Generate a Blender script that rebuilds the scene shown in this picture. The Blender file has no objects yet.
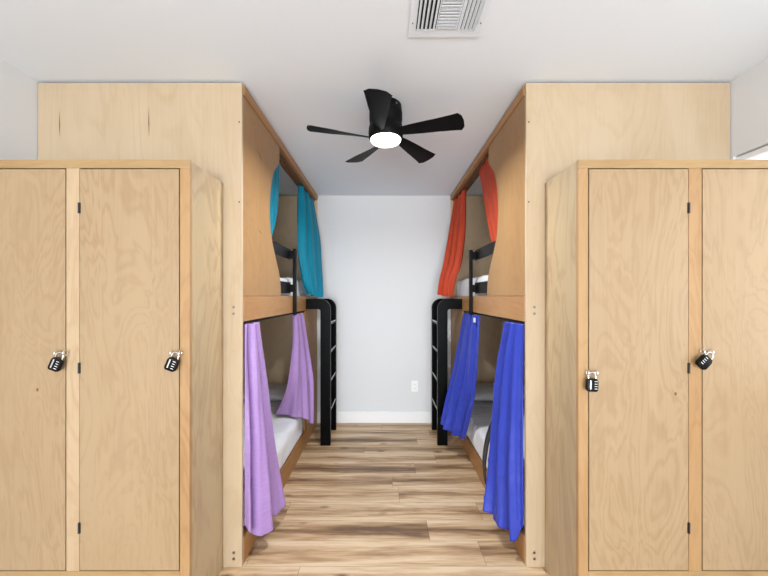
import bpy, bmesh, math, random
from mathutils import Vector, Matrix, noise
random.seed(7)
PI = math.pi
scn = bpy.context.scene
col = scn.collection

# ------------------------------------------------------------------ dimensions
CEIL = 2.447          # ceiling height
WX = 1.745            # half width of the room
BACK = 3.680          # back wall
REAR = -5.0           # wall behind the camera
EYE = 1.365

# ------------------------------------------------------------------ materials
def srgb(r, g, b):
    def f(c):
        c /= 255.0
        return c/12.92 if c <= .04045 else ((c+.055)/1.055)**2.4
    return (f(r), f(g), f(b), 1)

def new_mat(name):
    m = bpy.data.materials.new(name); m.use_nodes = True
    nt = m.node_tree
    return m, nt, nt.nodes['Principled BSDF']

def simple(name, color, rough=.5, metal=0, spec=.5, sheen=0, coat=0):
    m, nt, p = new_mat(name)
    p.inputs['Base Color'].default_value = color
    p.inputs['Roughness'].default_value = rough
    p.inputs['Metallic'].default_value = metal
    p.inputs['Specular IOR Level'].default_value = spec
    p.inputs['Sheen Weight'].default_value = sheen
    p.inputs['Coat Weight'].default_value = coat
    return m

def N(nt, t, **kw):
    n = nt.nodes.new(t)
    for k, v in kw.items(): setattr(n, k, v)
    return n

def math_n(nt, op, a, b=None, c=None):
    n = N(nt, 'ShaderNodeMath', operation=op)
    for i, v in enumerate((a, b, c)):
        if v is None: continue
        if isinstance(v, (int, float)): n.inputs[i].default_value = v
        else: nt.links.new(v, n.inputs[i])
    return n.outputs[0]

def mixc(nt, fac, a, b, blend='MIX'):
    n = N(nt, 'ShaderNodeMix', data_type='RGBA', blend_type=blend)
    for sock, v in ((n.inputs[0], fac), (n.inputs[6], a), (n.inputs[7], b)):
        if isinstance(v, (int, float)): sock.default_value = v
        elif isinstance(v, tuple): sock.default_value = v
        else: nt.links.new(v, sock)
    return n.outputs[2]

def ramp(nt, fac, stops):
    n = N(nt, 'ShaderNodeValToRGB')
    cr = n.color_ramp
    cr.elements[0].position = stops[0][0]; cr.elements[0].color = stops[0][1]
    cr.elements[1].position = stops[-1][0]; cr.elements[1].color = stops[-1][1]
    for p_, c_ in stops[1:-1]:
        e = cr.elements.new(p_); e.color = c_
    nt.links.new(fac, n.inputs[0])
    return n.outputs[0]

def wood(name, light, dark, axis='Z', figure=.5, rough=.42, blotch=.5, lines=26):
    """birch plywood: rotary cut figure (contour lines of a stretched noise), fine fibres and soft blotches"""
    m, nt, p = new_mat(name)
    tc = N(nt, 'ShaderNodeTexCoord'); oi = N(nt, 'ShaderNodeObjectInfo')
    add = N(nt, 'ShaderNodeVectorMath', operation='ADD')
    comb = N(nt, 'ShaderNodeCombineXYZ')
    r = math_n(nt, 'MULTIPLY', oi.outputs['Random'], 37.0)
    for i in range(3): nt.links.new(r, comb.inputs[i])
    nt.links.new(tc.outputs['Object'], add.inputs[0]); nt.links.new(comb.outputs[0], add.inputs[1])
    def stretched(s_along, s_across):
        mp = N(nt, 'ShaderNodeMapping')
        sc = {'X': (s_along, s_across, s_across), 'Y': (s_across, s_along, s_across), 'Z': (s_across, s_across, s_along)}[axis]
        mp.inputs['Scale'].default_value = sc
        nt.links.new(add.outputs[0], mp.inputs[0])
        return mp.outputs[0]
    def nz(vec, scale, detail=2, rough_=.5, dist=0):
        n = N(nt, 'ShaderNodeTexNoise')
        n.inputs['Scale'].default_value = scale; n.inputs['Detail'].default_value = detail
        n.inputs['Roughness'].default_value = rough_; n.inputs['Distortion'].default_value = dist
        nt.links.new(vec, n.inputs['Vector'])
        return n.outputs['Fac']
    a = nz(stretched(1.3, 4.6), 1.0, 4, .5, 1.0)
    s = math_n(nt, 'SINE', math_n(nt, 'MULTIPLY', a, lines*2.4))
    s = math_n(nt, 'MULTIPLY_ADD', s, .5, .5)
    s = math_n(nt, 'POWER', s, 2.2)
    patch = nz(stretched(.7, 1.8), 1.3, 1)
    s = math_n(nt, 'MULTIPLY', s, math_n(nt, 'MULTIPLY', patch, figure))
    fib = nz(stretched(3.0, 150.0), 1.0, 3, .6)
    blo = nz(stretched(1.0, 2.6), 1.6, 3, .55, .3)
    fac = math_n(nt, 'ADD', s, math_n(nt, 'MULTIPLY', math_n(nt, 'SUBTRACT', blo, .38), blotch*1.6))
    fac = math_n(nt, 'ADD', fac, math_n(nt, 'MULTIPLY', math_n(nt, 'SUBTRACT', fib, .5), .55))
    cl = N(nt, 'ShaderNodeClamp'); nt.links.new(fac, cl.inputs[0])
    c = mixc(nt, cl.outputs[0], light, dark)
    # sparse mineral flecks
    fl = nz(stretched(14.0, 60.0), 1.0, 2)
    flm = ramp(nt, fl, [(.74, (0, 0, 0, 1)), (.80, (1, 1, 1, 1))])
    c = mixc(nt, math_n(nt, 'MULTIPLY', flm, .35), c, (dark[0]*.55, dark[1]*.5, dark[2]*.45, 1))
    nt.links.new(c, p.inputs['Base Color'])
    p.inputs['Roughness'].default_value = rough
    bp = N(nt, 'ShaderNodeBump'); bp.inputs['Strength'].default_value = .06; bp.inputs['Distance'].default_value = .002
    nt.links.new(fib, bp.inputs['Height']); nt.links.new(bp.outputs[0], p.inputs['Normal'])
    return m

def painted(name, color, rough=.75):
    m, nt, p = new_mat(name)
    tc = N(nt, 'ShaderNodeTexCoord')
    n = N(nt, 'ShaderNodeTexNoise'); n.inputs['Scale'].default_value = 160; n.inputs['Detail'].default_value = 3
    nt.links.new(tc.outputs['Object'], n.inputs['Vector'])
    bp = N(nt, 'ShaderNodeBump'); bp.inputs['Strength'].default_value = .05; bp.inputs['Distance'].default_value = .002
    nt.links.new(n.outputs['Fac'], bp.inputs['Height']); nt.links.new(bp.outputs[0], p.inputs['Normal'])
    p.inputs['Base Color'].default_value = color; p.inputs['Roughness'].default_value = rough
    return m

def floor_material():
    m, nt, p = new_mat('oak_plank_floor')
    tc = N(nt, 'ShaderNodeTexCoord'); sx = N(nt, 'ShaderNodeSeparateXYZ')
    nt.links.new(tc.outputs['Object'], sx.inputs[0])
    X, Y = sx.outputs[0], sx.outputs[1]
    W, L = .1775, 1.22
    yv = math_n(nt, 'DIVIDE', math_n(nt, 'SUBTRACT', Y, 1.724 - 30*W), W)
    k = math_n(nt, 'FLOOR', yv); fy = math_n(nt, 'FRACT', yv)
    wn = N(nt, 'ShaderNodeTexWhiteNoise', noise_dimensions='1D'); nt.links.new(k, wn.inputs['W'])
    xv = math_n(nt, 'ADD', math_n(nt, 'DIVIDE', X, L), math_n(nt, 'MULTIPLY', wn.outputs['Value'], 7.0))
    j = math_n(nt, 'FLOOR', xv); fx = math_n(nt, 'FRACT', xv)
    cb = N(nt, 'ShaderNodeCombineXYZ'); nt.links.new(k, cb.inputs[0]); nt.links.new(j, cb.inputs[1])
    wh = N(nt, 'ShaderNodeTexWhiteNoise', noise_dimensions='3D'); nt.links.new(cb.outputs[0], wh.inputs['Vector'])
    rnd = wh.outputs['Value']
    # per plank shifted coordinates, stretched along the plank
    v = N(nt, 'ShaderNodeCombineXYZ')
    nt.links.new(math_n(nt, 'ADD', math_n(nt, 'MULTIPLY', X, .72), math_n(nt, 'MULTIPLY', rnd, 40.0)), v.inputs[0])
    nt.links.new(math_n(nt, 'MULTIPLY', Y, 9.0), v.inputs[1])
    nt.links.new(math_n(nt, 'MULTIPLY', rnd, 17.0), v.inputs[2])
    def nz(scale, detail, rough_, dist, vec=None):
        n = N(nt, 'ShaderNodeTexNoise'); n.inputs['Scale'].default_value = scale
        n.inputs['Detail'].default_value = detail; n.inputs['Roughness'].default_value = rough_; n.inputs['Distortion'].default_value = dist
        nt.links.new(vec or v.outputs[0], n.inputs['Vector']); return n.outputs['Fac']
    big = nz(1.6, 4, .55, .8)
    fine = nz(5.0, 5, .65, .3)
    # heart of the plank is darker than its edges
    heart = math_n(nt, 'SUBTRACT', 1.0, math_n(nt, 'MULTIPLY', math_n(nt, 'ABSOLUTE', math_n(nt, 'SUBTRACT', fy, .5)), 2.0))
    f = math_n(nt, 'ADD', math_n(nt, 'MULTIPLY', big, .90), math_n(nt, 'MULTIPLY', heart, .30))
    f = math_n(nt, 'ADD', f, math_n(nt, 'MULTIPLY', math_n(nt, 'SUBTRACT', fine, .5), .55))
    f = math_n(nt, 'ADD', f, math_n(nt, 'MULTIPLY', math_n(nt, 'SUBTRACT', rnd, .5), .16))
    c = ramp(nt, f, [(.40, srgb(222, 196, 162)), (.56, srgb(200, 168, 131)), (.70, srgb(164, 131, 96)), (.88, srgb(106, 79, 56))])
    # knots
    vo = N(nt, 'ShaderNodeTexVoronoi'); vo.inputs['Scale'].default_value = 1.0
    kv = N(nt, 'ShaderNodeCombineXYZ')
    nt.links.new(math_n(nt, 'ADD', math_n(nt, 'MULTIPLY', X, 2.6), math_n(nt, 'MULTIPLY', rnd, 11.0)), kv.inputs[0])
    nt.links.new(math_n(nt, 'MULTIPLY', Y, 5.6), kv.inputs[1])
    nt.links.new(kv.outputs[0], vo.inputs['Vector'])
    kn = ramp(nt, vo.outputs['Distance'], [(.04, (1, 1, 1, 1)), (.13, (0, 0, 0, 1))])
    c = mixc(nt, math_n(nt, 'MULTIPLY', kn, .8), c, srgb(84, 58, 42))
    # seams
    ey = math_n(nt, 'MINIMUM', fy, math_n(nt, 'SUBTRACT', 1.0, fy))
    ex = math_n(nt, 'MULTIPLY', math_n(nt, 'MINIMUM', fx, math_n(nt, 'SUBTRACT', 1.0, fx)), L/W)
    e = math_n(nt, 'MINIMUM', ey, ex)
    sm = ramp(nt, e, [(.004, (1, 1, 1, 1)), (.014, (0, 0, 0, 1))])
    c = mixc(nt, math_n(nt, 'MULTIPLY', sm, .45), c, srgb(92, 68, 50))
    nt.links.new(c, p.inputs['Base Color'])
    p.inputs['Roughness'].default_value = .42
    bp = N(nt, 'ShaderNodeBump'); bp.inputs['Strength'].default_value = .12; bp.inputs['Distance'].default_value = .002
    nt.links.new(fine, bp.inputs['Height']); nt.links.new(bp.outputs[0], p.inputs['Normal'])
    return m

def cloth(name, color, rough=.45, sheen=.25, slub=.25, spec=.5, vary=.16):
    m, nt, p = new_mat(name)
    tc = N(nt, 'ShaderNodeTexCoord'); mp = N(nt, 'ShaderNodeMapping')
    mp.inputs['Scale'].default_value = (18, 18, 320)
    nt.links.new(tc.outputs['Object'], mp.inputs[0])
    n = N(nt, 'ShaderNodeTexNoise'); n.inputs['Scale'].default_value = 1; n.inputs['Detail'].default_value = 3
    nt.links.new(mp.outputs[0], n.inputs['Vector'])
    d = (color[0]*.72, color[1]*.72, color[2]*.76, 1); l = (min(1, color[0]*1.2), min(1, color[1]*1.2), min(1, color[2]*1.16), 1)
    c = mixc(nt, math_n(nt, 'MULTIPLY_ADD', math_n(nt, 'SUBTRACT', n.outputs['Fac'], .5), vary*6, .5), d, l)
    nt.links.new(c, p.inputs['Base Color'])
    n2 = N(nt, 'ShaderNodeTexNoise'); n2.inputs['Scale'].default_value = 11; n2.inputs['Detail'].default_value = 2
    nt.links.new(tc.outputs['Object'], n2.inputs['Vector'])
    h = math_n(nt, 'ADD', math_n(nt, 'MULTIPLY', n.outputs['Fac'], .06), n2.outputs['Fac'])
    bp = N(nt, 'ShaderNodeBump'); bp.inputs['Strength'].default_value = slub; bp.inputs['Distance'].default_value = .012
    nt.links.new(h, bp.inputs['Height']); nt.links.new(bp.outputs[0], p.inputs['Normal'])
    p.inputs['Roughness'].default_value = rough; p.inputs['Sheen Weight'].default_value = sheen
    p.inputs['Sheen Roughness'].default_value = .4
    p.inputs['Specular IOR Level'].default_value = spec
    return m

def linen(name, stripes=False):
    m, nt, p = new_mat(name)
    tc = N(nt, 'ShaderNodeTexCoord')
    n = N(nt, 'ShaderNodeTexNoise'); n.inputs['Scale'].default_value = 7; n.inputs['Detail'].default_value = 4; n.inputs['Distortion'].default_value = .8
    nt.links.new(tc.outputs['Object'], n.inputs['Vector'])
    h = n.outputs['Fac']
    if stripes:
        w = N(nt, 'ShaderNodeTexWave', bands_direction='Y'); w.inputs['Scale'].default_value = 9; w.inputs['Distortion'].default_value = 2.5
        w.inputs['Detail Scale'].default_value = .6
        nt.links.new(tc.outputs['Object'], w.inputs['Vector'])
        h = math_n(nt, 'ADD', h, math_n(nt, 'MULTIPLY', w.outputs['Fac'], .22))
    bp = N(nt, 'ShaderNodeBump'); bp.inputs['Strength'].default_value = .6; bp.inputs['Distance'].default_value = .03
    nt.links.new(h, bp.inputs['Height']); nt.links.new(bp.outputs[0], p.inputs['Normal'])
    p.inputs['Base Color'].default_value = srgb(236, 237, 240); p.inputs['Roughness'].default_value = .8
    p.inputs['Sheen Weight'].default_value = .15
    return m

def emitter(name, color, strength):
    m, nt, p = new_mat(name)
    p.inputs['Base Color'].default_value = (.8, .8, .8, 1)
    p.inputs['Emission Color'].default_value = color; p.inputs['Emission Strength'].default_value = strength
    return m

def pane_glass(name):
    m = bpy.data.materials.new(name); m.use_nodes = True
    nt = m.node_tree; nt.nodes.clear()
    o = N(nt, 'ShaderNodeOutputMaterial'); t = N(nt, 'ShaderNodeBsdfTransparent'); g = N(nt, 'ShaderNodeBsdfGlossy')
    g.inputs['Roughness'].default_value = .02
    mx = N(nt, 'ShaderNodeMixShader'); mx.inputs[0].default_value = .06
    nt.links.new(t.outputs[0], mx.inputs[1]); nt.links.new(g.outputs[0], mx.inputs[2]); nt.links.new(mx.outputs[0], o.inputs[0])
    return m

M = dict(
    wall=painted('wall_paint', srgb(219, 220, 222)),
    ceil=painted('ceiling_paint', srgb(231, 238, 247), .85),
    trim=simple('white_trim', srgb(238, 238, 238), .4),
    floor=floor_material(),
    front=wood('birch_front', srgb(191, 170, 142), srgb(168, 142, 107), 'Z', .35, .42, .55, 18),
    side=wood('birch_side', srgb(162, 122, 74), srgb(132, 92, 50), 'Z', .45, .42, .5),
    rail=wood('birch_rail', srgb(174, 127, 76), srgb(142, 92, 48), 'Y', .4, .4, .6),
    inner=wood('birch_inner', srgb(222, 196, 162), srgb(196, 166, 128), 'Z', .4, .5, .5),
    door=wood('birch_door', srgb(169, 144, 111), srgb(141, 110, 76), 'Z', .50, .4, .4, 40),
    stile=wood('pine_stile', srgb(174, 138, 95), srgb(144, 102, 61), 'Z', .5, .42, .5),
    stile_pale=wood('pale_stile', srgb(189, 164, 132), srgb(161, 127, 91), 'Z', .5, .42, .5),
    toprail=wood('pine_rail', srgb(170, 140, 97), srgb(139, 101, 60), 'X', .4, .42, .5),
    lside=wood('birch_locker_side', srgb(183, 161, 127), srgb(148, 121, 92), 'Z', .6, .42, .6, 20),
    vent=simple('vent_enamel', srgb(226, 234, 244), .5),
    black=simple('black_metal', (.002, .002, .0022, 1), .36, 0, .06),
    guard=simple('black_guard', (.005, .005, .0055, 1), .45, 0, .12),
    fan=simple('black_fan', (.003, .003, .0036, 1), .5, 0, .12),
    plastic=simple('black_plastic', (.004, .004, .0045, 1), .38, 0, .18),
    chrome=simple('chrome', (.78, .77, .75, 1), .16, 1),
    steel=simple('steel_screw', (.24, .23, .22, 1), .35, 1),
    hinge=simple('hinge_black', (.01, .009, .009, 1), .5),
    track=simple('track_stain', srgb(112, 80, 52), .55),
    white=simple('white_plastic', srgb(240, 240, 238), .35),
    dark=simple('dark_hollow', (.01, .01, .01, 1), .9),
    knot=simple('wood_knot', srgb(120, 78, 42), .6),
    crack=simple('wood_crack', srgb(92, 66, 40), .8),
    purple=cloth('lavender_satin', srgb(168, 134, 192), .42, .1, .6, .35),
    teal=cloth('teal_satin', srgb(16, 134, 162), .5, 0, .5, .15, .1),
    orange=cloth('orange_satin', srgb(190, 72, 46), .55, 0, .5, .15, .1),
    blue=cloth('blue_satin', srgb(50, 66, 172), .40, .05, .6, .3, .08),
    navy=cloth('navy_cloth', srgb(13, 14, 28), .6, .1, .3),
    sheet=linen('white_sheet'), ribbed=linen('white_ribbed_sheet', True),
    lens=emitter('lamp_lens', (1, .98, .95, 1), 6.0),
    glass=pane_glass('window_glass'),
)

# ------------------------------------------------------------------ mesh helpers
def add_box(bm, a, b, bev=0.0, seg=2):
    lo = [min(a[i], b[i]) for i in range(3)]; hi = [max(a[i], b[i]) for i in range(3)]
    r = bmesh.ops.create_cube(bm, size=1)
    vs = r['verts']
    for v in vs:
        v.co = Vector([(lo[i]+hi[i])/2 + v.co[i]*(hi[i]-lo[i]) for i in range(3)])
    if bev > 0:
        es = list({e for v in vs for e in v.link_edges})
        bmesh.ops.bevel(bm, geom=es, offset=bev, segments=seg, profile=.5, affect='EDGES')

def add_prism(bm, pts, axis, lo, hi):
    """extrude a 2D outline along an axis; pts are in the two other axes in xyz order"""
    def mk(p, t):
        if axis == 0: return (t, p[0], p[1])
        if axis == 1: return (p[0], t, p[1])
        return (p[0], p[1], t)
    A = [bm.verts.new(mk(p, lo)) for p in pts]; B = [bm.verts.new(mk(p, hi)) for p in pts]
    n = len(pts)
    bm.faces.new(A); bm.faces.new(B)
    for i in range(n): bm.faces.new((A[i], A[(i+1) % n], B[(i+1) % n], B[i]))

def add_tube(bm, pts, r, seg=10, closed=False):
    pts = [Vector(p) for p in pts]; n = len(pts); rings = []
    up = Vector((0, 0, 1)); prev = None
    for i, p in enumerate(pts):
        if closed: t = pts[(i+1) % n] - pts[i-1]
        else: t = pts[min(i+1, n-1)] - pts[max(i-1, 0)]
        t.normalize()
        if prev is None:
            a = t.cross(up)
            if a.length < .1: a = t.cross(Vector((1, 0, 0)))
        else: a = prev - t*prev.dot(t)
        a.normalize(); prev = a; b = t.cross(a)
        rr = r[i] if isinstance(r, (list, tuple)) else r
        rings.append([bm.verts.new(p + (a*math.cos(2*PI*k/seg) + b*math.sin(2*PI*k/seg))*rr) for k in range(seg)])
    m = n if closed else n-1
    for i in range(m):
        A, B = rings[i], rings[(i+1) % n]
        for k in range(seg): bm.faces.new((A[k], A[(k+1) % seg], B[(k+1) % seg], B[k]))
    if not closed:
        bm.faces.new(rings[0]); bm.faces.new(rings[-1])

def add_lathe(bm, prof, c=(0, 0, 0), seg=40):
    """profile of (radius, z) turned round a vertical axis"""
    rings = []
    for r, z in prof:
        if r < 1e-5: rings.append([bm.verts.new((c[0], c[1], c[2]+z))])
        else: rings.append([bm.verts.new((c[0]+r*math.cos(2*PI*k/seg), c[1]+r*math.sin(2*PI*k/seg), c[2]+z)) for k in range(seg)])
    for A, B in zip(rings, rings[1:]):
        for k in range(seg):
            if len(A) == 1 and len(B) == 1: continue
            if len(A) == 1: bm.faces.new((A[0], B[k], B[(k+1) % seg]))
            elif len(B) == 1: bm.faces.new((A[k], A[(k+1) % seg], B[0]))
            else: bm.faces.new((A[k], A[(k+1) % seg], B[(k+1) % seg], B[k]))

def add_disc_x(bm, c, r, t, axis, seg=14):
    """short cylinder along an axis"""
    a = Vector(c); d = Vector((0, 0, 0)); d[axis] = t
    add_tube(bm, [a, a+d], r, seg)

def link(name, bm, mat, parent=None, smooth=False, loc=None):
    bmesh.ops.recalc_face_normals(bm, faces=bm.faces)
    me = bpy.data.meshes.new(name)
    bm.to_mesh(me); bm.free()
    if isinstance(mat, (list, tuple)):
        for mm in mat: me.materials.append(mm)
    else: me.materials.append(mat)
    if smooth:
        me.shade_smooth() if smooth is True else me.set_sharp_from_angle(angle=math.radians(smooth))
        if smooth is not True:
            for p in me.polygons: p.use_smooth = True
    o = bpy.data.objects.new(name, me); col.objects.link(o)
    if parent: o.parent = parent
    if loc: o.location = loc
    return o

def BM(): return bmesh.new()
def box(name, a, b, mat, parent=None, bev=.0015):
    bm = BM(); add_box(bm, a, b, bev); return link(name, bm, mat, parent)

def tag(o, label, cat, group=None):
    o['label'] = label; o['category'] = cat
    if group: o['group'] = group
    return o
def thing(name, label, cat, loc=(0, 0, 0), group=None):
    o = bpy.data.objects.new(name, None); col.objects.link(o); o.location = loc; o.empty_display_size = .1
    return tag(o, label, cat, group)
def struct(o):
    o['kind'] = 'structure'; return o

# ------------------------------------------------------------------ room shell
struct(box('floor', (-WX-.1, REAR-.1, -.06), (WX+.1, BACK+.1, 0), M['floor'], bev=0))
struct(box('ceiling', (-WX-.1, REAR-.1, CEIL), (WX+.1, BACK+.1, CEIL+.1), M['ceil'], bev=0))
struct(box('wall_left', (-WX-.1, REAR, 0), (-WX, BACK, CEIL), M['wall'], bev=0))
struct(box('wall_back', (-WX-.1, BACK, 0), (WX+.1, BACK+.1, CEIL), M['wall'], bev=0))
struct(box('baseboard_back', (-WX+.002, BACK-.014, .001), (WX-.002, BACK-.0005, .122), M['trim'], bev=.003))
struct(box('baseboard_left', (-WX+.0005, REAR+.02, .001), (-WX+.014, 1.40, .122), M['trim'], bev=.003))
struct(box('baseboard_right', (WX-.0005, REAR+.02, .001), (WX-.014, 1.39, .122), M['trim'], bev=.003))

# right wall with its window, whose head shows above the locker
WY0, WY1, WZ0, WZ1 = .35, 1.706, .95, 2.062
bm = BM()
add_box(bm, (WX, REAR, 0), (WX+.1, WY0, CEIL)); add_box(bm, (WX, WY1, 0), (WX+.1, BACK, CEIL))
add_box(bm, (WX, WY0, 0), (WX+.1, WY1, WZ0)); add_box(bm, (WX, WY0, WZ1), (WX+.1, WY1, CEIL))
struct(link('wall_right', bm, M['wall']))
def window(name, axis, plane, a0, a1, z0, z1, out):
    """frame of four bars with a mullion; axis 'x' = in a side wall, 'y' = in the rear wall"""
    bm = BM(); t0, t1 = plane + out*.012, plane + out*.075; g = .002; w = .032
    def bx(bm, a, b, z, zz):
        if axis == 'x': add_box(bm, (t0, a, z), (t1, b, zz), .002)
        else: add_box(bm, (a, t0, z), (b, t1, zz), .002)
    bx(bm, a0+g, a1-g, z1-w, z1-g-.004); bx(bm, a0+g, a1-g, z0+g, z0+w)
    bx(bm, a0+g, a0+w, z0+w, z1-w); bx(bm, a1-w, a1-g, z0+w, z1-w)
    mid = (a0+a1)/2; bx(bm, mid-.015, mid+.015, z0+w, z1-w)
    f = struct(link(name, bm, M['trim']))
    bm = BM(); c = plane + out*.045
    if axis == 'x': add_box(bm, (c-.002, a0+w, z0+w), (c+.002, a1-w, z1-w))
    else: add_box(bm, (a0+w, c-.002, z0+w), (a1-w, c+.002, z1-w))
    link('window_pane', bm, M['glass'], f)
    return f
window('window_1', 'x', WX, WY0, WY1, WZ0, WZ1, 1)

RX, RZ0, RZ1 = 1.55, .06, 2.3
bm = BM()
add_box(bm, (-WX-.1, REAR-.1, 0), (-RX, REAR, CEIL)); add_box(bm, (RX, REAR-.1, 0), (WX+.1, REAR, CEIL))
add_box(bm, (-RX, REAR-.1, 0), (RX, REAR, RZ0)); add_box(bm, (-RX, REAR-.1, RZ1), (RX, REAR, CEIL))
struct(link('wall_front', bm, M['wall']))
window('unseen_window', 'y', REAR, -RX, RX, RZ0, RZ1, -1)  # unseen rear window, made nearly full height to light the ceiling

# ------------------------------------------------------------------ bunk beds
CUT = [(2.333, 2.385), (2.333, 2.285), (2.29, 2.235), (2.21, 2.16), (2.158, 2.05), (2.140, 1.93), (2.145, 1.83),
       (2.172, 1.735), (2.225, 1.655), (2.285, 1.58), (2.335, 1.51), (2.362, 1.43), (2.367, 1.366)]
def smooth_curve(pts, n=5):
    out = []
    P = [pts[0]] + list(pts) + [pts[-1]]
    for i in range(1, len(P)-2):
        for k in range(n):
            t = k/n
            out.append(tuple(cr(P[i-1][d], P[i][d], P[i+1][d], P[i+2][d], t) for d in range(len(P[0]))))
    out.append(tuple(pts[-1])); return out
def cr(a, b, c, d, t):
    return .5*((2*b) + (-a+c)*t + (2*a-5*b+4*c-d)*t*t + (-a+3*b-3*c+d)*t*t*t)

TOP = 2.437
def bunk(s, label):
    """two storey plywood bunk; s = -1 left of the aisle, +1 right of it"""
    root = thing('bunk_bed', label, 'bunk bed', (s*1.23, 2.65, 0), 'built-in plywood bunk beds')
    off = Vector((-s*1.23, -2.65, 0))
    def X(m): return s*m
    def B(name, a, b, mat, parent=None, bev=.0015):
        bm = BM(); add_box(bm, (X(a[0]), a[1], a[2]), (X(b[0]), b[1], b[2]), bev)
        return fin(name, bm, mat, parent)
    def fin(name, bm, mat, parent=None, smooth=False):
        bmesh.ops.translate(bm, vec=off, verts=bm.verts)
        return link(name, bm, mat, parent or root, smooth)
    fp = B('front_panel', (.715, 1.717, .001), (1.742, 1.735, TOP), M['front'])
    def head(name, m, z, r, mat):
        bm = BM(); add_tube(bm, [(X(m), 1.7175, z), (X(m), 1.715, z)], r, 12); fin(name, bm, mat, fp, 40)
    for z in (1.309, 1.276): head('bolt', .756, z, .0070, M['steel'])
    for z in (.074, .043): head('bolt', .756, z, .0070, M['steel'])
    for z in (2.24, 1.838): head('screw', .728, z, .0036, M['hinge'])
    if s < 0:
        for m, z0, z1 in ((1.632, 2.165, 2.295), (1.183, 2.165, 2.315)):
            bm = BM(); add_prism(bm, [(X(m-.0012), z0), (X(m+.0022), (z0+z1)/2), (X(m), z1), (X(m-.0026), (z0*1.2+z1*.8)/2)], 1, 1.7166, 1.7172)
            fin('crack', bm, M['crack'], fp)
    # upper side panel with its scooped opening
    cut = smooth_curve(CUT)
    pts = [(1.7355, 1.366), (1.7355, 2.386)] + [(y, z) for y, z in cut]
    bm = BM(); add_prism(bm, pts, 0, min(X(.715), X(.733)), max(X(.715), X(.733)))
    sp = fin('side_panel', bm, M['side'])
    if s < 0:
        for y, z, ly, lz in ((1.93, 2.19, .07, -.035), (1.93, 1.745, .08, -.02)):
            bm = BM(); add_prism(bm, [(y, z), (y+ly*.5, z+lz*.5+.003), (y+ly, z+lz), (y+ly*.5, z+lz*.5-.001)], 0, -.7149, -.7142)
            fin('crack', bm, M['crack'], sp)
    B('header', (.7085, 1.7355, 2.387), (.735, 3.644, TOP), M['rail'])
    bm = BM()
    add_box(bm, (X(.737), 1.7355, 2.384), (X(.80), 3.644, 2.40))
    for m in (.738, .768, .796): add_box(bm, (X(m), 1.7355, 2.374), (X(m+.003), 3.644, 2.385))
    fin('curtain_track', bm, M['track'])
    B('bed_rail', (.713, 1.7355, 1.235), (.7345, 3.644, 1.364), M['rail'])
    B('bed_deck', (.736, 1.7365, 1.29), (1.741, 3.643, 1.318), M['inner'])
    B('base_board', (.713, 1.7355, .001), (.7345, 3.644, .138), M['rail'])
    B('bed_deck', (.736, 1.7365, .10), (1.741, 3.643, .128), M['inner'])
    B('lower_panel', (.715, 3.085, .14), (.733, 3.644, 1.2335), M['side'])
    B('end_panel', (.715, 3.645, .001), (1.742, 3.663, TOP), M['inner'])
    bm = BM(); add_tube(bm, [(X(.7235), 1.737, 1.2275), (X(.7235), 3.083, 1.2275)], .006, 10)
    fin('curtain_rod', bm, M['guard'], None, 40)
    # black guard rail beside the opening
    gy = 2.735 if s > 0 else 2.662
    bm = BM(); add_box(bm, (X(.688), gy, 1.215), (X(.7125), gy+.036, 1.735), .003)
    for z in (1.66, 1.395): add_box(bm, (X(.7123), gy+.002, z), (X(.7365), gy+.034, z+.06), .001)
    fin('guard_post', bm, M['guard'])
    B('guard_board', (.7366, 2.05, 1.652), (.7475, gy+.037, 1.733), M['guard'], None, .002)
    B('guard_board', (.7366, 2.20, 1.385), (.7475, gy+.037, 1.472), M['guard'], None, .002)
    return root
bunk(-1, 'two-storey plywood bunk bed left of the aisle, with teal and purple curtains')
bunk(1, 'two-storey plywood bunk bed right of the aisle, with orange and blue curtains')

# ------------------------------------------------------------------ ladders
def ladder(s, label):
    root = thing('bunk_ladder', label, 'ladder', (s*.533, 3.31, 0), 'black bunk ladders')
    off = Vector((-s*.533, -3.31, 0))
    out = [(.712, 1.338)]
    for k in range(11):
        a = PI/2 + k/10*PI/2
        out.append((.582 + .093*math.cos(a), 1.245 + .093*math.sin(a)))
    out += [(.489, .001), (.58, .001)]
    inn = []
    for k in range(6):
        a = PI - k/5*PI/2
        inn.append((.60 + .02*math.cos(a), 1.225 + .02*math.sin(a)))
    out += inn + [(.712, 1.245)]
    # outline in (x, z)
    for y0 in (3.112, 3.472):
        bm = BM(); add_prism(bm, [(s*x, z) for x, z in out], 1, y0, y0+.04)
        bmesh.ops.translate(bm, vec=off, verts=bm.verts)
        link('stile', bm, M['black'], root)
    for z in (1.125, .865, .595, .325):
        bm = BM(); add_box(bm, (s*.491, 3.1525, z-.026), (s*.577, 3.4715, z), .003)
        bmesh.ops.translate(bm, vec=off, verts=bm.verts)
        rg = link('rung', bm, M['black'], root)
        bm = BM(); add_box(bm, (s*.4895, 3.154, z-.005), (s*.5, 3.470, z+.002), .001)  # thin bright strip stands in for light reflected along the rung edge
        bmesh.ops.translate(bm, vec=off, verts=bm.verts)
        ts = link('rung_glint', bm, M['chrome'], rg); ts['label'] = 'bright strip added for the reflection along the rung edge'
    return root
ladder(-1, 'black metal ladder hooked on the left bunk beside the lavender curtain')
ladder(1, 'black metal ladder hooked on the right bunk beside the royal blue curtain')

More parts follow.
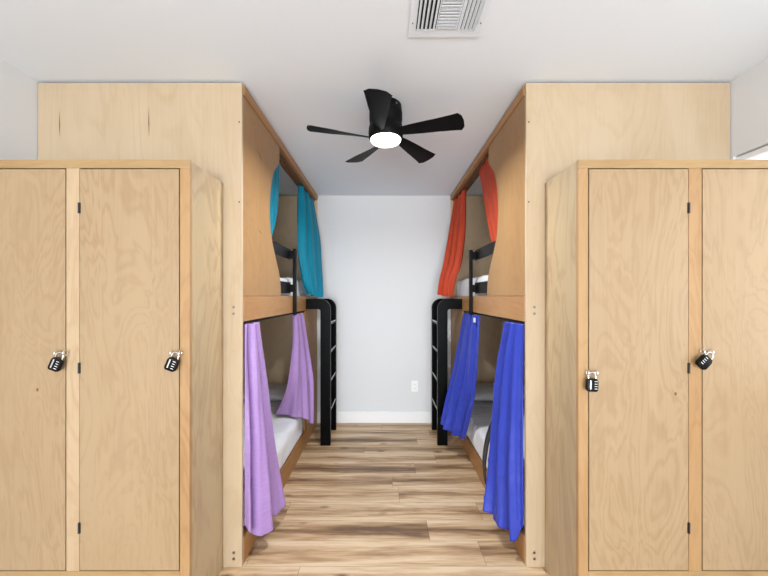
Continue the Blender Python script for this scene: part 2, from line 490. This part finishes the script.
# ------------------------------------------------------------------ mattresses and pillows
def soft_box(lo, hi, r, step, amp, seed, freq=5.0, floor_z=None):
    bm = BM(); n = [max(2, round((hi[i]-lo[i])/step)) for i in range(3)]
    cache = {}
    def vert(i, j, k):
        key = (i, j, k)
        if key not in cache:
            p = Vector([lo[d] + (hi[d]-lo[d])*key[d]/n[d] for d in range(3)])
            q = Vector([min(max(p[d], lo[d]+r), hi[d]-r) for d in range(3)])
            v = p - q
            if v.length > 1e-6: v.normalize(); p = q + v*r
            w = noise.noise(p*freq + Vector((seed, seed*2, 0)))*amp + noise.noise(p*freq*2.7 + Vector((0, seed, 5)))*amp*.45
            if v.z > -.3: p = p + v*(w - amp*.6)
            cache[key] = bm.verts.new(p)
        return cache[key]
    for d in range(3):
        e, f = (d+1) % 3, (d+2) % 3
        for side in (0, n[d]):
            for a in range(n[e]):
                for b in range(n[f]):
                    q = []
                    for da, db in ((0, 0), (1, 0), (1, 1), (0, 1)):
                        key = [0, 0, 0]; key[d] = side; key[e] = a+da; key[f] = b+db
                        q.append(vert(*key))
                    bm.faces.new(q)
    return bm
def mattress(s, z0, z1, m0, mat, label, seed):
    lo = (min(s*m0, s*1.728), 1.765, z0); hi = (max(s*m0, s*1.728), 3.635, z1)
    bm = soft_box(lo, hi, .055, .03, .015, seed, 5.0)
    if z0 < 1:      # the sheet is tucked in behind the closed panel at the far end
        for v in bm.verts:
            if abs(v.co.x) < .80:
                k = min(1, max(0, (v.co.y-2.95)/.10)); lim = .700 + .039*k
                if abs(v.co.x) < lim: v.co.x = s*lim
    c = Vector(((lo[0]+hi[0])/2, (lo[1]+hi[1])/2, z0))
    bmesh.ops.translate(bm, vec=-c, verts=bm.verts)
    o = link('mattress', bm, mat, None, True, c)
    return tag(o, label, 'mattress', 'white mattresses on the bunks')
mattress(-1, .14, .352, .708, M['sheet'], 'white sheeted mattress on the lower left bunk under the lavender curtains', 3)
mattress(1, .14, .352, .708, M['ribbed'], 'white sheeted mattress on the lower right bunk under the royal blue curtains', 8)
mattress(-1, 1.32, 1.527, .753, M['sheet'], 'white mattress on the upper left bunk behind the teal curtains', 13)
mattress(1, 1.32, 1.535, .753, M['sheet'], 'white mattress on the upper right bunk behind the orange curtains', 21)

def pillow(s, cx, cy, z, w, d, h, mat, label, seed, rot=0):
    bm = BM(); nu, nv = 28, 20; top = {}; bot = {}
    for i in range(nu+1):
        for j in range(nv+1):
            u, v = -1+2*i/nu, -1+2*j/nv
            pu, pv = (1-abs(u)**3.2), (1-abs(v)**3.2)
            t = max(0, pu*pv)**.55
            x = u*w/2*(1-.07*(1-abs(v)**2)*(abs(u) > .5)*abs(u)); y = v*d/2*(1-.06*(1-u*u)*abs(v))
            wv = noise.noise(Vector((x*7+seed, y*7, seed)))*.012*t
            edge = i in (0, nu) or j in (0, nv)
            zt = h*.32 + h*.68*t + wv; zb = h*.32*(1-t)
            top[i, j] = bm.verts.new((x, y, zt if not edge else h*.32))
            bot[i, j] = top[i, j] if edge else bm.verts.new((x, y, zb))
    for i in range(nu):
        for j in range(nv):
            bm.faces.new((top[i, j], top[i+1, j], top[i+1, j+1], top[i, j+1]))
            q = [bot[i, j], bot[i, j+1], bot[i+1, j+1], bot[i+1, j]]
            if len(set(q)) == 4 and not all(a is b for a, b in zip(q, (top[i, j], top[i, j+1], top[i+1, j+1], top[i+1, j]))):
                bm.faces.new(q)
    o = link('pillow', bm, mat, None, True, (s*cx, cy, z)); o.rotation_euler.z = rot
    return tag(o, label, 'pillow', 'white pillows on the lower bunks')
pillow(-1, 1.17, 3.405, .356, .72, .40, .115, M['sheet'], 'white pillow at the far end of the lower left bunk', 2)
pillow(1, 1.17, 3.405, .356, .72, .40, .125, M['sheet'], 'white pillow at the far end of the lower right bunk', 5, .06)

# ------------------------------------------------------------------ curtains
def curtain(s, rows, mat, label, nfold=4, amp=.014, phase=0., nu=90, nv=60, name='curtain', cat='curtain', group='satin bunk curtains', grow=1.0, crease=0):
    nr, npt = len(rows), len(rows[0])
    def row_at(r, u):
        f = u*(npt-1); i = min(int(f), npt-2); t = f-i
        P = lambda k: rows[r][min(max(k, 0), npt-1)]
        return [cr(P(i-1)[d], P(i)[d], P(i+1)[d], P(i+2)[d], t) for d in range(3)]
    def surf(u, v):
        f = v*(nr-1); i = min(int(f), nr-2); t = f-i
        R = [row_at(min(max(k, 0), nr-1), u) for k in (i-1, i, i+1, i+2)]
        return Vector([cr(R[0][d], R[1][d], R[2][d], R[3][d], t) for d in range(3)])
    bm = BM(); g = {}
    for j in range(nv+1):
        v = j/nv
        for i in range(nu+1):
            u = i/nu
            p = surf(u, v); du = surf(min(u+.01, 1), v) - surf(max(u-.01, 0), v)
            n = Vector((-du.y, du.x, 0))
            if n.length > 1e-7: n.normalize()
            w = 2*PI*nfold*(u + .035*math.sin(3.1*v + phase) + .02*noise.noise(Vector((u*3, v*2.2, phase*3))))
            a = amp*(.55 + (grow-.55)*v + .25*math.sin(5*u+phase))
            wave = math.sin(w+phase) + .35*math.sin(2.1*w + 1.3 + 2*v) + .5*noise.noise(Vector((u*5, v*4, phase+9)))
            if crease: wave += .22*math.exp(-((v*crease) % 1 - .5)**2/.004)
            p += n*a*wave*min(1, .15+u*9, .4+(1-u)*8)
            g[i, j] = bm.verts.new((s*p.x, p.y, p.z))
    for j in range(nv):
        for i in range(nu): bm.faces.new((g[i, j], g[i+1, j], g[i+1, j+1], g[i, j+1]))
    c = Vector((s*rows[0][0][0], rows[0][0][1], rows[-1][0][2]))
    bmesh.ops.translate(bm, vec=-c, verts=bm.verts)
    o = link(name, bm, mat, None, True, c)
    sd = o.modifiers.new('thickness', 'SOLIDIFY'); sd.thickness = .0018; sd.offset = 0
    return tag(o, label, cat, group)
def Z(z, *pts): return [(p[0], p[1], p[2] if len(p) > 2 else z) for p in pts]

curtain(-1, [Z(1.219, (.7135, 1.742), (.709, 1.81), (.706, 1.88), (.709, 1.945)),
             Z(.85, (.7125, 1.742), (.685, 1.81), (.675, 1.91), (.688, 2.00)),
             Z(.45, (.7125, 1.742), (.668, 1.80), (.645, 1.92), (.658, 2.05)),
             Z(.10, (.7115, 1.742, .20), (.655, 1.795, .10), (.617, 1.95, .10), (.616, 2.08, .12))],
        M['purple'], 'long lavender curtain nearest the camera, hanging full length on the lower left bunk', 2.6, .028, .6)
curtain(-1, [Z(1.217, (.709, 2.66), (.706, 2.78), (.706, 2.95)),
             Z(.95, (.735, 2.73), (.695, 2.85), (.682, 3.03)),
             Z(.62, (.79, 2.75), (.69, 2.87), (.635, 3.04)),
             Z(.35, (.90, 2.83, .385), (.675, 2.85, .345), (.63, 3.02, .23))],
        M['purple'], 'shorter lavender curtain swept aside onto the mattress, beside the left ladder', 3, .016, 1.9)
curtain(-1, [Z(2.371, (.757, 1.85), (.757, 2.15), (.757, 2.47)),
             Z(2.12, (.76, 1.85), (.76, 2.15), (.76, 2.465)),
             Z(1.92, (.762, 1.84), (.762, 2.12), (.762, 2.41)),
             Z(1.76, (.763, 1.83), (.763, 2.08), (.763, 2.31)),
             Z(1.58, (.763, 1.82), (.763, 2.0), (.763, 2.2))],
        M['teal'], 'teal curtain tucked behind the scooped plywood side of the left bunk', 6, .007, 0)
curtain(-1, [Z(2.371, (.757, 3.02), (.75, 3.3), (.742, 3.615)),
             Z(2.0, (.75, 2.96), (.705, 3.25), (.672, 3.57)),
             Z(1.74, (.735, 2.91), (.685, 3.2), (.652, 3.55)),
             Z(1.49, (.695, 2.96), (.665, 3.18), (.636, 3.48)),
             Z(1.36, (.673, 3.05, 1.39), (.650, 3.18, 1.362), (.605, 3.32, 1.352))],
        M['teal'], 'teal curtain at the far end of the left bunk, gathered above its ladder', 3.5, .024, 1.0)
curtain(1, [Z(2.371, (.757, 1.85), (.757, 2.25), (.757, 2.72)),
            Z(2.12, (.76, 1.85), (.76, 2.2), (.76, 2.60)),
            Z(1.92, (.762, 1.84), (.762, 2.15), (.762, 2.51)),
            Z(1.76, (.763, 1.83), (.763, 2.1), (.763, 2.42)),
            Z(1.58, (.763, 1.82), (.763, 2.05), (.763, 2.28))],
        M['orange'], 'orange curtain tucked behind the scooped plywood side of the right bunk', 7, .008, .4)
curtain(1, [Z(2.371, (.757, 3.17), (.75, 3.38), (.742, 3.615)),
            Z(2.0, (.75, 3.157), (.705, 3.36), (.665, 3.55)),
            Z(1.68, (.71, 3.16, 1.65), (.66, 3.32, 1.70), (.615, 3.48, 1.75)),
            Z(1.53, (.67, 3.17), (.61, 3.28), (.555, 3.40)),
            Z(1.36, (.641, 3.17, 1.362), (.58, 3.23, 1.360), (.512, 3.30, 1.385))],
        M['orange'], 'orange curtain at the far end of the right bunk, gathered above its ladder', 3.5, .021, 2.2)
bf = curtain(1, [Z(1.217, (.706, 2.50), (.704, 2.72), (.696, 2.98)),
            Z(.75, (.687, 2.53), (.655, 2.75), (.607, 2.98)),
            Z(.5, (.675, 2.60), (.61, 2.80), (.545, 2.975)),
            Z(.23, (.65, 2.74, .215), (.571, 2.85, .215), (.488, 2.965, .25))],
        M['blue'], 'royal blue curtain beside the right ladder, pulled towards the aisle', 3, .021, .2, crease=5)
bm = BM(); add_box(bm, (.682, 2.56, 1.165), (.6865, 2.61, 1.20), .002)
bmesh.ops.translate(bm, vec=-Vector(bf.location), verts=bm.verts)
link('curtain_clip', bm, M['white'], bf)
curtain(1, [Z(1.219, (.7135, 1.742), (.711, 1.79), (.708, 1.85), (.704, 1.89), (.702, 1.935)),
            Z(.93, (.7125, 1.742), (.695, 1.79), (.685, 1.86), (.68, 1.94), (.682, 2.025)),
            Z(.5, (.7125, 1.742), (.68, 1.785), (.665, 1.85), (.648, 1.94), (.655, 2.05)),
            Z(.1, (.7115, 1.742, .2), (.679, 1.765, .10), (.667, 1.83, .10), (.612, 1.91, .115), (.595, 1.985, .13))],
        M['blue'], 'long royal blue curtain nearest the camera, hanging full length on the lower right bunk', 3, .019, 2.6, crease=6)
curtain(1, [Z(1.21, (.712, 1.995), (.712, 2.02), (.712, 2.045)),
            Z(.75, (.70, 2.04), (.70, 2.07), (.70, 2.10)),
            Z(.46, (.660, 2.13), (.660, 2.17), (.660, 2.21)),
            Z(.28, (.655, 2.19), (.655, 2.23), (.655, 2.27)),
            Z(.12, (.676, 2.25), (.675, 2.275), (.675, 2.30))],
        M['navy'], 'dark navy strap hanging in front of the mattress behind the long blue curtain', 1, .004, 0, 16, 40, 'strap', 'strap', None)

# ------------------------------------------------------------------ lockers
LF, LB, LT = 1.418, 1.7145, 1.932
def locker(s, label):
    root = thing('locker', label, 'locker', (s*1.275, 1.566, 0), 'plywood lockers')
    off = Vector((-s*1.275, -1.566, 0))
    def fin(name, bm, mat, parent=None, smooth=False):
        bmesh.ops.translate(bm, vec=off, verts=bm.verts)
        return link(name, bm, mat, parent or root, smooth)
    def B(name, a, b, mat, parent=None, bev=.0012):
        bm = BM(); add_box(bm, (s*a[0], a[1], a[2]), (s*b[0], b[1], b[2]), bev); return fin(name, bm, mat, parent)
    B('side_panel', (.808, LF+.0195, .001), (.826, LB, LT-.001), M['lside'])
    B('side_panel', (1.722, LF+.0195, .001), (1.740, LB, LT-.001), M['lside'])
    B('top_panel', (.8265, LF+.0195, LT-.019), (1.7215, LB, LT-.001), M['toprail'])
    B('back_panel', (.8265, LB-.010, .20), (1.7215, LB, LT-.0195), M['inner'])
    B('bottom_panel', (.8265, LF+.0195, .19), (1.7215, LB-.0105, .208), M['inner'])
    zt, zb = LT-.036, .222
    # face frame
    B('stile', (.808, LF, .001), (.848, LF+.019, zt), M['stile'])
    B('stile', (1.266, LF, zb), (1.320, LF+.019, zt), M['stile_pale' if s < 0 else 'stile'])
    B('stile', (1.728, LF, .001), (1.740, LF+.019, zt), M['stile'])
    B('top_rail', (.808, LF, zt+.0004), (1.740, LF+.019, LT), M['toprail'])
    B('bottom_rail', (.8485, LF, .199), (1.7275, LF+.019, zb-.0004), M['toprail'])
    B('plinth', (.8485, LF+.004, .001), (1.7275, LF+.019, .197), M['toprail'])
    for i, (a, b) in enumerate(((.852, 1.2625), (1.3235, 1.7245))):
        d = B('door', (a, LF-.0015, zb+.004), (b, LF+.0165, zt-.0045), M['door'])
        hz = (1.73, 1.066, .403)
        hx = 1.2642 if i == 0 else 1.7262
        for z in hz:
            bm = BM(); add_tube(bm, [(s*hx, LF-.0035, z-.022), (s*hx, LF-.0035, z+.022)], .0042, 10)
            add_box(bm, (s*(hx-.006), LF-.0026, z-.022), (s*hx, LF-.0016, z+.022))
            fin('hinge', bm, M['hinge'], d, 40)
        # screw eyes the padlock passes through: one on the door's free edge, one on the frame
        ez = EYES[(s, i)]
        ex_d = a + .018; ex_f = (.834 if i == 0 else 1.306)
        for ex_, par in ((ex_d, d), (ex_f, None)):
            bm = BM()
            add_tube(bm, [(s*ex_, LF-.0025, ez), (s*ex_, LF-.010, ez)], .0022, 8)
            ring = [(s*ex_, LF-.0195 + .0095*math.cos(t*2*PI/16), ez + .0095*math.sin(t*2*PI/16)) for t in range(16)]
            add_tube(bm, ring, .0026, 8, True)
            fin('screw_eye', bm, M['chrome'], par, 40)
        if (s, i) in KNOTS:
            kx, kz, r = KNOTS[(s, i)]
            bm = BM(); add_tube(bm, [(s*kx, LF-.0014, kz), (s*kx, LF-.0018, kz)], r, 14)
            for v in bm.verts: v.co.z = kz + (v.co.z-kz)*1.5
            fin('knot', bm, M['knot'], d)
    return root
# heights of the eyes / places of the knots, by (side, door)
EYES = {(-1, 0): 1.375-58.5*.004158, (-1, 1): 1.375-58.5*.004158, (1, 0): 1.375-78*.004158, (1, 1): 1.375-57.5*.004158}
KNOTS = {(-1, 1): (1.438, .976, .005), (1, 0): (1.210, .959, .005)}
locker(-1, 'two-door birch plywood locker against the left wall, padlocks both on the right of doors')
locker(1, 'two-door birch plywood locker against the right wall, padlocks at different heights')

# ------------------------------------------------------------------ padlocks
def padlock_proto(flip=1):
    """hangs from its own origin (top of the shackle); faces -Y"""
    root = bpy.data.objects.new('padlock', None); col.objects.link(root); root.empty_display_size = .03
    W, H, D = .045, .054, .017
    z1 = -.026; z0 = z1-H
    bm = BM()
    out = [(-W/2+.006, z0), (W/2-.006, z0), (W/2, z0+.008), (W/2, z1-.012), (W/2-.007, z1), (-W/2+.007, z1), (-W/2, z1-.012), (-W/2, z0+.008)]
    add_prism(bm, out, 1, -D/2, D/2)
    bmesh.ops.bevel(bm, geom=list(bm.edges), offset=.0022, segments=2, profile=.5, affect='EDGES')
    body = link('body', bm, M['plastic'], root, 50)
    bm = BM(); r = .0145
    pts = [(-r, 0, z1-.004), (-r, 0, -r-.003)] + [(-r*math.cos(t/10*PI), 0, -r-.003+r*math.sin(t/10*PI)) for t in range(1, 10)] + [(r, 0, -r-.003), (r, 0, z1-.004)]
    add_tube(bm, pts, .0032, 10)
    link('shackle', bm, M['chrome'], root, 40)
    bm = BM(); add_box(bm, (-.012, -D/2-.0012, z0+.010), (-.006, -D/2+.001, z1-.008), .0006)
    if flip > 0: link('face_plate', bm, M['chrome'], root)
    for k in range(4):
        zc = z1-.012-k*.0098
        bm = BM(); add_tube(bm, [(flip*.002, -D/2+.002, zc), (flip*.0195, -D/2+.002, zc)], .0042, 14)
        dl = link('dial', bm, M['plastic'], root, 40)
        bm = BM()
        add_box(bm, (flip*.0045, -D/2-.0027, zc-.0011), (flip*.0165, -D/2-.0019, zc+.0011), .0003)
        link('dial_mark', bm, M['white'], dl)
    return root
def copy_tree(o, parent=None):
    c = o.copy(); col.objects.link(c)
    if parent: c.parent = parent
    for ch in o.children: copy_tree(ch, c)
    return c
PL = padlock_proto()
locks = [((-1, 1), 1.3225, 20, 'black combination padlock on the leftmost locker door, left of the centre post'),
         ((-1, 0), .8505, 20, 'black combination padlock near the inner corner of the left locker'),
         ((1, 0), .8505, 3, 'black combination padlock hanging upright near the inner corner of the right locker'),
         ((1, 1), 1.3225, 46, 'black combination padlock tilted steeply on the rightmost locker door')]
for q, (key, m, tilt, lab) in enumerate(locks):
    o = PL if q == 0 else padlock_proto(-1) if q == 3 else copy_tree(PL)
    tag(o, lab, 'padlock', 'combination padlocks on the lockers')
    o.location = (key[0]*m + (.004 if tilt > 10 else 0) + (.012 if tilt > 40 else 0), LF-.0225 - (.004 if tilt > 40 else 0), EYES[key]+.005 - (.008 if tilt > 40 else 0))
    o.rotation_euler = (math.radians(-4), math.radians(tilt), math.radians(0))

# ------------------------------------------------------------------ ceiling fan
FX, FY = .010, 1.93
fan = thing('ceiling_fan', 'black five-blade flush ceiling fan with a lit round lamp', 'ceiling fan', (FX, FY, CEIL))
bm = BM(); add_lathe(bm, [(0, -.001), (.080, -.001), (.088, -.008), (.091, -.045), (.093, -.047), (.093, -.09), (.091, -.094), (.091, -.125), (.096, -.132), (.098, -.165), (.095, -.190), (.089, -.199), (.0855, -.199), (.0855, -.192), (0, -.192)])
link('motor_housing', bm, M['fan'], fan, 35)
bm = BM(); add_lathe(bm, [(.085, -.193), (.085, -.202), (.079, -.210), (.062, -.216), (.036, -.220), (0, -.221)])
link('lamp_lens', bm, M['lens'], fan, True)
# sticker and screw on the housing
a0 = math.atan2(-.066, .055)
bm = BM(); R = .0925
def onh(a, z): return (R*math.cos(a), R*math.sin(a), z)
vs = [bm.verts.new(onh(a0-.14, -.168)), bm.verts.new(onh(a0+.16, -.168)), bm.verts.new(onh(a0+.14, -.155)), bm.verts.new(onh(a0-.14, -.135))]
bm.faces.new(vs)
r_ = bmesh.ops.extrude_face_region(bm, geom=bm.faces[:])
for v in [e for e in r_['geom'] if isinstance(e, bmesh.types.BMVert)]: v.co.x *= 1.012; v.co.y *= 1.012
link('sticker', bm, M['white'], fan)
bm = BM(); add_tube(bm, [(R*.97*math.cos(a0), R*.97*math.sin(a0), -.03), (R*1.02*math.cos(a0), R*1.02*math.sin(a0), -.03)], .006, 10)
link('screw', bm, M['steel'], fan)
def blade_mesh():
    bm = BM(); n = 16; rings = []
    for i in range(n+1):
        t = i/n; r = .07 + (.435-.07)*t
        w = .046 + .088*t**.9
        if t < .12: w = .046 + .01*t/.12
        pitch = math.radians(24 - 12*min(1, t*1.6))
        row = []
        th = .006 - .002*t
        lead = w*.52; trail = -w*.48
        for (c, zz) in ((lead, 0), (lead*.6, th), (0, th*1.2), (trail*.6, th), (trail, 0), (trail*.6, -th*.4), (0, -th*.3), (lead*.6, -th*.4)):
            # rounded tip corners, slanted tip
            rr = r
            if t > .9:
                k = (t-.9)/.1
                rr -= .022*k*abs(c/(w*.5))**3
            rr += .016*t**3*(c/w)
            row.append(bm.verts.new((rr, c*math.cos(pitch) - .040, zz*math.cos(pitch) - c*math.sin(pitch)*1.0 + .016*math.sin(PI*t)*0)))
        rings.append(row)
    for A, B_ in zip(rings, rings[1:]):
        for k in range(8): bm.faces.new((A[k], A[(k+1) % 8], B_[(k+1) % 8], B_[k]))
    bm.faces.new(rings[0]); bm.faces.new(rings[-1])
    return bm
b0 = link('blade', blade_mesh(), M['fan'], fan, 50)
for k in range(5):
    b = b0 if k == 0 else b0.copy()
    if k: col.objects.link(b); b.parent = fan
    b.location = (0, 0, -.180); b.rotation_euler.z = math.radians(-90.0 + 72*k)

# ------------------------------------------------------------------ ceiling vent
vent = thing('ceiling_vent', 'white louvred air vent in the ceiling at the top of the photo', 'air vent', (.245, 1.27, CEIL))
def V(name, bm, mat, smooth=False):
    bmesh.ops.translate(bm, vec=Vector((-.245, -1.27, 0)), verts=bm.verts); return link(name, bm, mat, vent, smooth)
ox0, ox1, oy0, oy1 = .100, .392, 1.125, 1.418
ix0, ix1, iy0, iy1 = .128, .368, 1.165, 1.380
bm = BM()
for a, b in (((ox0, oy0), (ix0, oy1)), ((ix1, oy0), (ox1, oy1)), ((ix0, oy0), (ix1, iy0)), ((ix0, iy1), (ix1, oy1))):
    add_box(bm, (a[0], a[1], -.007), (b[0], b[1], -.0006))
V('frame', bm, M['vent'])
bm = BM(); add_box(bm, (ix0, iy0, -.0025), (ix1, iy1, -.0006)); V('backing', bm, M['dark'])
for x in (.21, .2905):
    bm = BM(); add_box(bm, (x-.002, iy0, -.008), (x+.002, iy1, -.003)); V('divider', bm, M['vent'])
def slat(c, along, tilt, half, w):
    bm = BM(); t = math.radians(tilt); th = .0008
    d = (math.cos(t)*w/2, math.sin(t)*w/2); nrm = (-math.sin(t)*th, math.cos(t)*th)
    prof = [(d[0]+nrm[0], d[1]+nrm[1]), (-d[0]+nrm[0], -d[1]+nrm[1]), (-d[0]-nrm[0], -d[1]-nrm[1]), (d[0]-nrm[0], d[1]-nrm[1])]
    if along == 'y': add_prism(bm, [(c[0]+p[0], -.0095+p[1]) for p in prof], 1, c[1]-half, c[1]+half)
    else: add_prism(bm, [(c[1]+p[0], -.0095+p[1]) for p in prof], 0, c[0]-half, c[0]+half)
    V('louver', bm, M['vent'])
my = (iy0+iy1)/2; hy = (iy1-iy0)/2-.001
for k in range(5): slat((.1365+k*.0158, my), 'y', 40, hy, .0105)
for k in range(14): slat((.2502, iy0+.0095+k*.0150), 'x', 12, .0375, .0135)
for k in range(5): slat((.2995+k*.0150, my), 'y', -38, hy, .0125)
for x in (.113, .381):
    bm = BM(); add_tube(bm, [(x, 1.345, -.0068), (x, 1.345, -.0085)], .003, 10); V('screw', bm, M['steel'])

# ------------------------------------------------------------------ outlet
ou = thing('wall_outlet', 'small white power outlet low on the back wall', 'outlet', (.330, BACK, .392))
bm = BM(); add_box(bm, (-.036, -.007, -.058), (.036, -.0006, .058), .002); link('cover_plate', bm, M['white'], ou)
for z in (-.021, .021):
    bm = BM(); add_tube(bm, [(0, -.0068, z), (0, -.0092, z)], .0165, 18); so = link('socket', bm, M['white'], ou)
    for x in (-.006, .006):
        bm = BM(); add_box(bm, (x-.0012, -.0097, z-.003), (x+.0012, -.0091, z+.006)); link('slot', bm, M['dark'], so)

# ------------------------------------------------------------------ light
w = bpy.data.worlds.new('sky'); scn.world = w; w.use_nodes = True
bg = w.node_tree.nodes['Background']; bg.inputs[0].default_value = (.93, .96, 1, 1); bg.inputs[1].default_value = 1.1
def area(name, loc, rot, sx_, sy_, power, color=(1, 1, 1)):
    l = bpy.data.lights.new(name, 'AREA'); l.shape = 'RECTANGLE'; l.size = sx_; l.size_y = sy_; l.energy = power; l.color = color
    o = bpy.data.objects.new(name, l); o.location = loc; o.rotation_euler = rot; col.objects.link(o); return o
area('rear_fill', (0, REAR+.3, .80), (PI/2+.45, 0, 0), 3.0, 1.4, 205, (.90, .96, 1))  # added fill light, set low and tilted up to brighten the ceiling
area('daylight_side_window', (WX-.01, 1.0, 1.5), (0, PI/2, 0), 1.05, 1.2, 1.2, (.86, .95, 1))
pl = bpy.data.lights.new('fan_lamp', 'AREA'); pl.shape = 'DISK'; pl.size = .16; pl.energy = 15; pl.spread = 3.0; pl.color = (.92, .98, 1)
po = bpy.data.objects.new('fan_lamp', pl); po.location = (FX, FY, CEIL-.224); col.objects.link(po)

# ------------------------------------------------------------------ camera and view
cam = bpy.data.cameras.new('camera'); cam.lens = 16; cam.sensor_width = 36; cam.clip_start = .02
cam.shift_y = 8/768
co = bpy.data.objects.new('camera', cam); co.location = (0, 0, EYE); co.rotation_euler = (PI/2, 0, 0); col.objects.link(co)
scn.camera = co
vs_ = scn.view_settings
vs_.view_transform = 'Standard'; vs_.look = 'None'; vs_.gamma = 1; vs_.use_curve_mapping = False; vs_.exposure = .65
